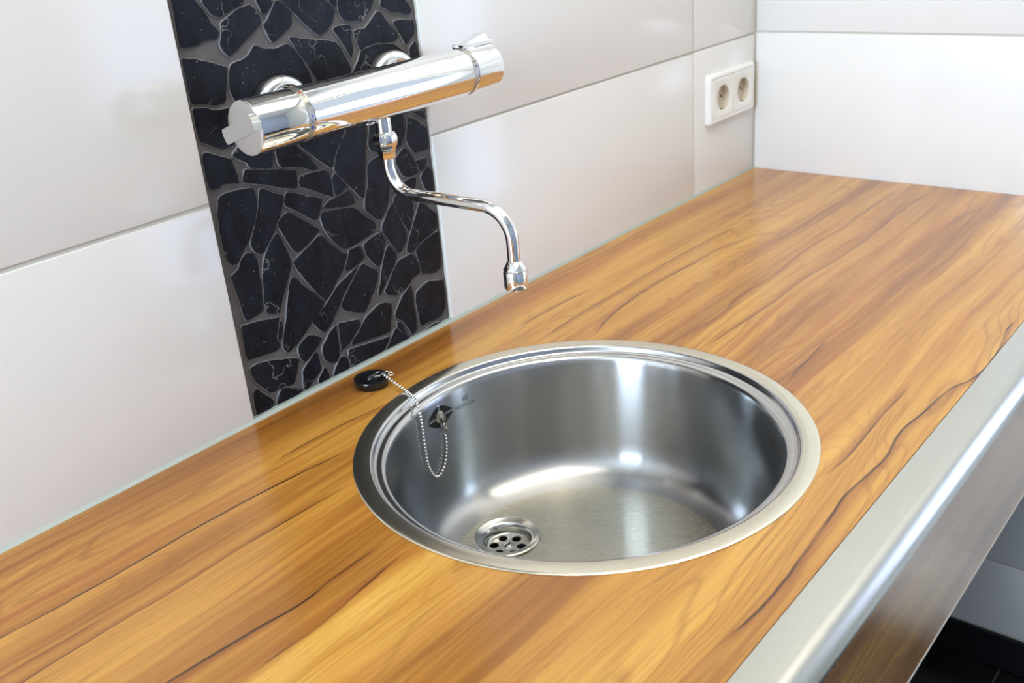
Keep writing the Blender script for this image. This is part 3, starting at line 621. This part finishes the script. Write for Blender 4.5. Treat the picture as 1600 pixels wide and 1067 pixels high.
WPROF = [(-0.150, 0.1435), (-0.147, 0.159), (-0.143, 0.167), (-0.1372, 0.173), (-0.130, 0.1776), (-0.1215, 0.1806), (-0.113, 0.182), (-0.014, 0.1883), (0.0, 0.1895)]
def wall_r(z):
    for (a, ra), (b_, rb) in zip(WPROF, WPROF[1:]):
        if a <= z <= b_: return ra+(rb-ra)*(z-a)/(b_-a)
    return WPROF[0][1] if z < WPROF[0][0] else WPROF[-1][1]
def on_wall(u, v, ph0, z0, inset):
    """u along the wall to the right as seen from inside, v upwards"""
    z = z0+v; r = wall_r(z)-inset; a = math.radians(ph0)-u/0.186
    return Vector((r*math.cos(a), CY+r*math.sin(a), Z0+z))
OP, OZ = 91.9, -0.0302
tilt = 0.0
bm = NB()
def lens(t, w=0.0222, h=0.0124): return h*(1-abs(t)**1.6)
for sx in (-1, 1):
    for sy in (-1, 1):
        lo, hi = [], []; K = 12
        g_u, g_v = 0.0021, 0.0012
        us = [g_u+(0.0205-g_u)*k/K for k in range(K+1)]
        for ins in (0.0003, -0.0015):
            A = [bm.verts.new(on_wall(sx*u_, sy*g_v, OP, OZ, ins)) for u_ in us]
            B = [bm.verts.new(on_wall(sx*u_, sy*max(g_v+0.0002, lens(u_/0.0222)), OP, OZ, ins)) for u_ in us]
            if ins > 0:
                for k in range(K): bm.faces.new((A[k], A[k+1], B[k+1], B[k]))
                keep = (A, B)
        loop1 = keep[0]+keep[1][::-1]; loop2 = A+B[::-1]
        for k in range(len(loop1)): bm.faces.new((loop1[k], loop1[(k+1) % len(loop1)], loop2[(k+1) % len(loop2)], loop2[k]))
over = obj('overflow', bm, M['dark'], sink, False, label='dark lens-shaped overflow opening with a steel cross')
bm = NB()
c0 = on_wall(0, 0, OP, OZ, 0.0); ax = (Vector((0, CY, c0.z))-c0).normalized()
lathe(bm, [(0.0068, -0.001), (0.0068, 0.0012), (0.0056, 0.0024), (0.0040, 0.0034), (0.0032, 0.0070), (0, 0.0078)], c0, ax, 24)
obj('overflow_pin', bm, M['tarnish'], over, True)
bm = NB()
for w_, h_ in ((0.0216, 0.0009), (0.0014, 0.0122)):
    K = 10
    for ins in (0.0009,):
        A = [bm.verts.new(on_wall(-w_+2*w_*k/K, -h_, OP, OZ, ins)) for k in range(K+1)]
        B = [bm.verts.new(on_wall(-w_+2*w_*k/K, h_, OP, OZ, ins)) for k in range(K+1)]
        A2 = [bm.verts.new(on_wall(-w_+2*w_*k/K, -h_*1.1, OP, OZ, -0.0003)) for k in range(K+1)]
        B2 = [bm.verts.new(on_wall(-w_+2*w_*k/K, h_*1.1, OP, OZ, -0.0003)) for k in range(K+1)]
        for k in range(K):
            bm.faces.new((A[k], A[k+1], B[k+1], B[k])); bm.faces.new((A[k], A2[k], A2[k+1], A[k+1])); bm.faces.new((B[k], B[k+1], B2[k+1], B2[k]))
obj('cross_bar', bm, M['steel_wall'], over, True)
bm = NB()
vs, fs = text_polys('REGINOX', 0.0058)
wid = max(v_[0] for v_ in vs)-min(v_[0] for v_ in vs); sc = 0.0265/wid
V_ = [bm.verts.new(on_wall(v_[0]*sc, v_[1], 80.1, -0.0318, 0.00025)) for v_ in vs]
for f in fs:
    try: bm.faces.new([V_[i] for i in f])
    except ValueError: pass
# small crown mark above the word: base bar, five uprights with dots, an arch
def patch(bm, u0, u1, v0, v1, sh=0.0):
    q = [bm.verts.new(on_wall(u_, v_, 79.9, -0.0235, 0.00025)) for u_, v_ in ((u0, v0), (u1, v0), (u1+sh, v1), (u0+sh, v1))]
    bm.faces.new(q)
patch(bm, -0.0038, 0.0038, -0.0030, -0.0024); patch(bm, -0.0038, 0.0038, -0.0016, -0.0011)
for k, u_ in enumerate((-0.0036, -0.0018, 0.0, 0.0018, 0.0036)):
    s_ = (-0.0008, -0.0003, 0, 0.0003, 0.0008)[k]
    patch(bm, u_*0.85-0.0003, u_*0.85+0.0003, -0.0011, 0.0013, s_)
    patch(bm, u_*0.85-0.0005+s_*1.2, u_*0.85+0.0005+s_*1.2, 0.0018, 0.0028)
for a_, b_ in ((-0.0031, -0.0015), (-0.0013, -0.0002), (0.0002, 0.0013), (0.0015, 0.0031)): patch(bm, a_, b_, -0.0006, -0.0001)
obj('printed_mark', bm, M['print'], sink, False, label='small dark crown and maker name printed inside the bowl')

# ------------------------------------------------------------------ plug on its ball chain
plug = thing('sink_plug', 'black rubber sink plug lying by the wall, ball chain hanging into the bowl', 'sink plug', (-0.030, -0.045, Z0))
PX, PY = -0.0302, -0.0452
bm = NB()
lathe(bm, [(0, 0.0003), (0.0172, 0.0003), (0.0182, 0.0010), (0.0190, 0.0060), (0.0196, 0.0066), (0.0198, 0.0086), (0.0192, 0.0098), (0.0178, 0.0101), (0.0166, 0.0092), (0.0090, 0.0090), (0.0074, 0.0098), (0.0062, 0.0128), (0.0046, 0.0142), (0, 0.0146)],
      (PX, PY, Z0), (0, 0, 1), 56)
obj('stopper', bm, M['rubber'], plug, True, angle=40)
bm = NB()
ring_c = Vector((PX+0.0045, PY-0.0055, Z0+0.0125))
torus(bm, ring_c, (0.25, 0.2, 0.95), 0.0075, 0.0007, 28, 8)
torus(bm, ring_c+Vector((0.0066, -0.0078, 0.0)), (0.8, 0.6, 0.1), 0.0026, 0.0006, 18, 8)
torus(bm, ring_c+Vector((0.0092, -0.0112, -0.0006)), (0.2, -0.3, 0.9), 0.0028, 0.0006, 18, 8)
obj('ring', bm, M['bead'], plug, True, label='thin steel split ring')
CH = [(-0.0221, -0.0553, 0.0125), (-0.0241, -0.0669, 0.01), (-0.0243, -0.0784, 0.006), (-0.0253, -0.0907, 0.0034), (-0.0298, -0.1047, 0.0029), (-0.0341, -0.115, 0.0022), (-0.0405, -0.1263, -0.004), (-0.0396, -0.1265, -0.0211), (-0.0406, -0.1276, -0.038), (-0.041, -0.1284, -0.0532), (-0.0405, -0.1291, -0.0698), (-0.0354, -0.1287, -0.0837), (-0.0287, -0.1279, -0.0915), (-0.0203, -0.1268, -0.0914), (-0.0114, -0.1255, -0.0826), (-0.006, -0.1246, -0.0678), (-0.0048, -0.124, -0.0573), (-0.0052, -0.1236, -0.0492)]
cp = catmull([(a, b_, Z0+c) for a, b_, c in CH], 24)
cum = [0]
for a, b_ in zip(cp, cp[1:]): cum.append(cum[-1]+(b_-a).length)
bm = NB(); tube(bm, cp[::4]+[cp[-1]], 0.00035, 5)
PITCH = 0.0041; s_ = 0.0; k = 0
while s_ < cum[-1]:
    while cum[k+1] < s_: k += 1
    p = cp[k].lerp(cp[k+1], (s_-cum[k])/max(1e-9, cum[k+1]-cum[k]))
    ball(bm, p, 0.00185, 10, 7); s_ += PITCH
obj('ball_chain', bm, M['bead'], plug, True, label='string of small steel beads', kind='stuff', angle=80)
bm = NB()
e0 = cp[-1]
torus(bm, e0+Vector((0.0000, -0.0015, 0.0035)), (0.75, 0.6, 0.15), 0.0026, 0.0006, 18, 8)
torus(bm, e0+Vector((-0.0003, -0.0022, 0.0090)), (0.5, -0.8, 0.1), 0.0048, 0.0007, 24, 8)
obj('chain_hook', bm, M['tarnish'], plug, True, label='tarnished ring hooked over the overflow pin')

# ------------------------------------------------------------------ wall-mounted thermostatic mixer tap
BY, BZ, BR = -0.066, Z0+0.309, 0.0252
tap = thing('mixer_tap', 'chrome bar-shaped wall mixer tap with S-bend spout on black stone', 'tap', (0.0225, 0.0, BZ))
XA = (1, 0, 0)
bm = NB(); lathe(bm, [(0.0246, -0.0875), (BR, -0.0868), (BR, 0.1328), (0.0246, 0.1335)], (0, BY, BZ), XA, 96, True, True)
obj('body', bm, M['chrome'], tap, True)
bm = NB(); lathe(bm, [(0.0236, -0.1465), (0.0246, -0.1462), (BR, -0.1453), (BR, -0.0952), (0.0246, -0.0945)], (0, BY, BZ), XA, 96, True, True)
kn = obj('thermostat_knob', bm, M['chrome'], tap, True, label='left chrome temperature knob')
bm = NB(); lathe(bm, [(0, -0.1477), (0.0230, -0.1477), (0.0241, -0.1472), (0.0243, -0.1461)], (0, BY, BZ), XA, 96)
obj('end_cap', bm, M['cap'], kn, True, label='pale satin round end cap')
# grip bar across the cap, front end up, with rounded ends
bm = NB(); ang = math.radians(20); H_ = 0.0072; n_ = 14
loop = []
for k in range(n_+1):
    a = -math.asin(H_/0.0243)+2*math.asin(H_/0.0243)*k/n_; loop.append((0.0243*math.cos(a), 0.0243*math.sin(a)))
loop += [(-p, -q) for p, q in loop]
R0_, R1_ = [], []
for p, q in loop:
    a_, b_ = p*math.cos(ang)-q*math.sin(ang), p*math.sin(ang)+q*math.cos(ang)
    R0_.append(bm.verts.new((-0.1470, BY-a_, BZ+b_))); R1_.append(bm.verts.new((-0.1550, BY-a_, BZ+b_)))
for k in range(len(loop)):
    j = (k+1) % len(loop); bm.faces.new((R0_[k], R0_[j], R1_[j], R1_[k]))
bm.faces.new(R1_)
es = [e for e in bm.edges if all(abs(v_.co.x+0.1550) < 1e-6 for v_ in e.verts)]
bmesh.ops.bevel(bm, geom=es, offset=0.0005, segments=2, affect='EDGES')
bm.normal_update()
for f in bm.faces: f.material_index = 0 if abs(f.normal.x) > 0.6 else 1
obj('grip_bar', bm, [M['cap'], M['chrome']], kn, True, angle=25)
def cyl_pt(x, a, r=BR): return Vector((x, BY-r*math.cos(a), BZ+r*math.sin(a)))     # a = 0 faces the front, 90 up
def cyl_patch(bm, x0, x1, a0, a1, mi=0, r=0.02535, tri=False):
    K = 4
    A = [bm.verts.new(cyl_pt(x0+(0 if not tri else (x1-x0)*0.5*k/K), a0+(a1-a0)*k/K, r)) for k in range(K+1)]
    B = [bm.verts.new(cyl_pt(x1-(0 if not tri else (x1-x0)*0.499*k/K), a0+(a1-a0)*k/K, r)) for k in range(K+1)]
    for k in range(K):
        f = bm.faces.new((A[k], A[k+1], B[k+1], B[k])); f.material_index = mi
rad = math.radians
for nm, x0, x1 in (('scale_ring', -0.0946, -0.0874), ('scale_ring', 0.1336, 0.1402)):
    bm = NB(); lathe(bm, [(0.0243, x0), (0.0251, x0+0.0003), (0.0251, x1-0.0003), (0.0243, x1)], (0, BY, BZ), XA, 96, True, True)
    rg_ = obj('scale_ring', bm, M['satin'], tap, True, label='satin ring with printed temperature marks' if x0 < 0 else 'satin ring with printed flow marks')
    bm = NB(); xm = (x0+x1)/2
    if x0 < 0:
        cyl_patch(bm, xm-0.0016, xm+0.0016, rad(58), rad(66), 1, 0.02525, True)
        cyl_patch(bm, xm-0.0012, xm+0.0012, rad(50), rad(52), 1, 0.02525); cyl_patch(bm, xm-0.0012, xm+0.0012, rad(44), rad(46), 1, 0.02525)
        vs, fs = text_polys('38', 0.0062)
        V_ = [bm.verts.new(cyl_pt(xm+v_[0]*0.85, rad(27)+v_[1]/0.0252, 0.02525)) for v_ in vs]
        for f in fs: bm.faces.new([V_[i] for i in f])
        for a in (3, -9): cyl_patch(bm, xm-0.0006, xm+0.0006, rad(a-2.5), rad(a+2.5), 2, 0.02525)
        cyl_patch(bm, xm-0.0015, xm+0.0015, rad(-26), rad(-19), 2, 0.02525)
    else:
        for a, w_ in ((44, 0.0004), (37, 0.0006), (29, 0.0012)): cyl_patch(bm, xm-w_, xm+w_, rad(a-2), rad(a+2), 0, 0.02525)
        cyl_patch(bm, xm-0.0013, xm+0.0013, rad(20), rad(14), 0, 0.02525, True)
    obj('printed_marks', bm, [M['print'], M['red'], M['blue']], rg_, False)
bm = NB(); lathe(bm, [(0.0246, 0.1405), (BR, 0.1412), (BR, 0.1790), (0.0246, 0.1815), (0.0228, 0.1830), (0, 0.1832)], (0, BY, BZ), XA, 96, True)
kf = obj('flow_knob', bm, M['chrome'], tap, True, label='right chrome flow knob')
bm = NB()
zt_ = BZ+BR-0.0012
box(bm, 0.1372, 0.1850, BY-0.0085, BY+0.0085, zt_, zt_+0.0042, bev=0.0006, seg=2)
w0, w1 = 0.1445, 0.1800
q = [bm.verts.new(p) for p in ((w0, BY-0.0035, zt_+0.004), (w0, BY+0.0035, zt_+0.004), (w1, BY-0.0068, zt_+0.004), (w1, BY+0.0068, zt_+0.004),
                               (w1-0.006, BY-0.0066, zt_+0.0118), (w1-0.006, BY+0.0066, zt_+0.0118))]
for f in ((0, 1, 5, 4), (0, 4, 2), (1, 3, 5), (4, 5, 3, 2), (0, 2, 3, 1)): bm.faces.new([q[i] for i in f])
obj('lever', bm, M['chrome'], kf, True, label='small wedge lever on top of the flow knob', angle=20)
for sx in (-1, 1):
    xc = 0.0215+sx*0.0762
    bm = NB()
    lathe(bm, [(0.0350, -0.0025), (0.0352, 0.0040), (0.0346, 0.0066), (0.0328, 0.0092), (0.0300, 0.0114), (0.0268, 0.0126), (0.0250, 0.0124), (0.0240, 0.0105), (0.0236, 0.0080), (0.0170, 0.0076)], (xc, 0.0, BZ-0.007), (0, -1, 0), 64, False, True)
    es_ = obj('escutcheon', bm, M['chrome'], tap, True, angle=50)
    bm = NB()
    lathe(bm, [(0.0165, 0.006), (0.0165, 0.026), (0.0155, 0.029), (0.0140, 0.029), (0.0140, 0.054)], (xc, 0.0, BZ-0.002), (0, -1, 0), 6, False, True)
    obj('union_nut', bm, M['chrome'], es_, False)
# spout
SX, SY = 0.0155, -0.067
DV = Vector((0.0115, -0.1476, 0)).normalized()
def sp_pt(d, z): return Vector((SX, SY, Z0+z))+DV*d
ZH0, ZH1 = 0.2083, 0.2058
pts = [sp_pt(0.0, 0.246), sp_pt(0.0, 0.2395)]
R1 = 0.0285
for k in range(15):
    a = PI/2*k/14; pts.append(sp_pt(R1-R1*math.cos(a), ZH0+R1*(1-math.sin(a))))
D2 = 0.1490; R2 = 0.0335
for k in range(15):
    a = PI/2*k/14; pts.append(sp_pt(D2-R2+R2*math.sin(a), ZH1-R2+R2*math.cos(a)))
pts.append(sp_pt(D2, 0.150))
bm = NB(); tube(bm, pts, 0.0063, 28)
spout = obj('spout', bm, M['chrome'], tap, True, label='slim chrome S-bend spout pipe')
bm = NB()
lathe(bm, [(0.0080, 0.0), (0.0080, -0.020)], (SX, SY, Z0+0.288), (0, 0, 1), 32)
lathe(bm, [(0.0078, 0.2712), (0.0098, 0.2705), (0.0116, 0.2680), (0.0124, 0.2645), (0.0124, 0.2605), (0.0114, 0.2565), (0.0096, 0.2535), (0.0090, 0.2510), (0.0084, 0.2440), (0.0064, 0.2435)], (SX, SY, Z0), (0, 0, 1), 6, False, False, rot=0.35)
lathe(bm, [(0.0046, 0.0085), (0.0046, 0.0114), (0.0040, 0.0118), (0.0036, 0.0112), (0, 0.0112)], (SX, SY, Z0+0.2625), (-0.75, -0.62, 0.1), 20)
obj('spout_nut', bm, M['chrome'], spout, True, label='faceted swivel nut', angle=20)
e = sp_pt(D2, 0.0)
bm = NB()
lathe(bm, [(0.0064, 0.1535), (0.0070, 0.1532), (0.0108, 0.1462), (0.0116, 0.1452), (0.0112, 0.1442), (0.0112, 0.1436), (0.0117, 0.1428), (0.0117, 0.1272), (0.0112, 0.1256), (0.0098, 0.1256), (0.0094, 0.1275), (0, 0.1275)], (e.x, e.y, Z0), (0, 0, 1), 48)
obj('aerator', bm, M['chrome'], spout, True, label='short round outlet head')
bm = NB(); lathe(bm, [(0.0060, 0.290), (0.0060, 0.2815), (0.0054, 0.2808), (0, 0.2808)], (0.0035, -0.060, Z0), (0, 0, 1), 24)
obj('outlet_stub', bm, M['chrome'], tap, True)

# ------------------------------------------------------------------ double socket
SCX, SCZ = 0.8560, Z0+0.1492
sock = thing('double_socket', 'white double wall socket by the corner of the tiled wall', 'socket', (SCX, 0, SCZ))
def rrect(hw, hh, r, n=6):
    out = []
    for cx, cz, a0 in ((hw-r, hh-r, 0), (-hw+r, hh-r, PI/2), (-hw+r, -hh+r, PI), (hw-r, -hh+r, 3*PI/2)):
        out += [(cx+r*math.cos(a0+PI/2*k/n), cz+r*math.sin(a0+PI/2*k/n)) for k in range(n+1)]
    return out
bm = NB(); rings = []
for hw, hh, r, y_ in ((0.0768, 0.0405, 0.006, -0.0001), (0.0768, 0.0405, 0.006, -0.0055), (0.0762, 0.0399, 0.0055, -0.0078), (0.0745, 0.0382, 0.005, -0.0096), (0.0722, 0.0359, 0.004, -0.0102), (0.0692, 0.0329, 0.003, -0.0100), (0.0686, 0.0323, 0.003, -0.0094), (0.0600, 0.0250, 0.003, -0.0094)):
    rings.append([bm.verts.new((SCX+a, y_, SCZ+c)) for a, c in rrect(hw, hh, r)])
for A, B in zip(rings, rings[1:]):
    for i in range(len(A)): bm.faces.new((A[i], A[(i+1) % len(A)], B[(i+1) % len(B)], B[i]))
obj('frame', bm, M['plastic'], sock, True, angle=60)
for sx in (-1, 1):
    cx = SCX+sx*0.0343; hw, hh = 0.0338, 0.0316; R_ = 0.0200
    bm = NB(); N_ = 48
    rr = []
    for i in range(N_):
        a = 2*PI*i/N_; c, s = math.cos(a), math.sin(a)
        t = min(hw/abs(c) if abs(c) > 1e-9 else 9, hh/abs(s) if abs(s) > 1e-9 else 9)
        rr.append((c, s, t))
    L1 = [bm.verts.new((cx+c*(t+0.0003), -0.0096, SCZ+s*(t+0.0003))) for c, s, t in rr]
    L2 = [bm.verts.new((cx+c*(t-0.0006), -0.0106, SCZ+s*(t-0.0006))) for c, s, t in rr]
    L3 = [bm.verts.new((cx+c*(R_+0.0012), -0.0108, SCZ+s*(R_+0.0012))) for c, s, t in rr]
    L4 = [bm.verts.new((cx+c*R_, -0.0102, SCZ+s*R_)) for c, s, t in rr]
    for A, B in ((L1, L2), (L2, L3), (L3, L4)):
        for i in range(N_): bm.faces.new((A[i], A[(i+1) % N_], B[(i+1) % N_], B[i]))
    ins = obj('socket_insert', bm, M['plastic'], sock, True, angle=40)
    bm = NB(); lathe(bm, [(R_, 0.0103), (R_-0.0004, 0.0010), (R_-0.001, 0.0004), (0, 0.0004)], (cx, 0, SCZ), (0, -1, 0), 48)
    obj('socket_cup', bm, M['cup'], ins, True, angle=50, label='recessed cup with shade painted into its colour')
    bm = NB()
    for q in (-1, 1): lathe(bm, [(0.0024, 0.0002), (0.0024, 0.0008), (0, 0.0008)], (cx+q*0.0095, 0, SCZ), (0, -1, 0), 16)
    obj('pin_hole', bm, M['dark'], ins, False)
    for q in (-1, 1):
        bm = NB(); box(bm, cx-0.0022, cx+0.0022, -0.0088, -0.0012, SCZ+q*(R_-0.0014)-0.0006, SCZ+q*(R_-0.0014)+0.0006)
        obj('earth_clip', bm, M['tarnish'], ins, False)
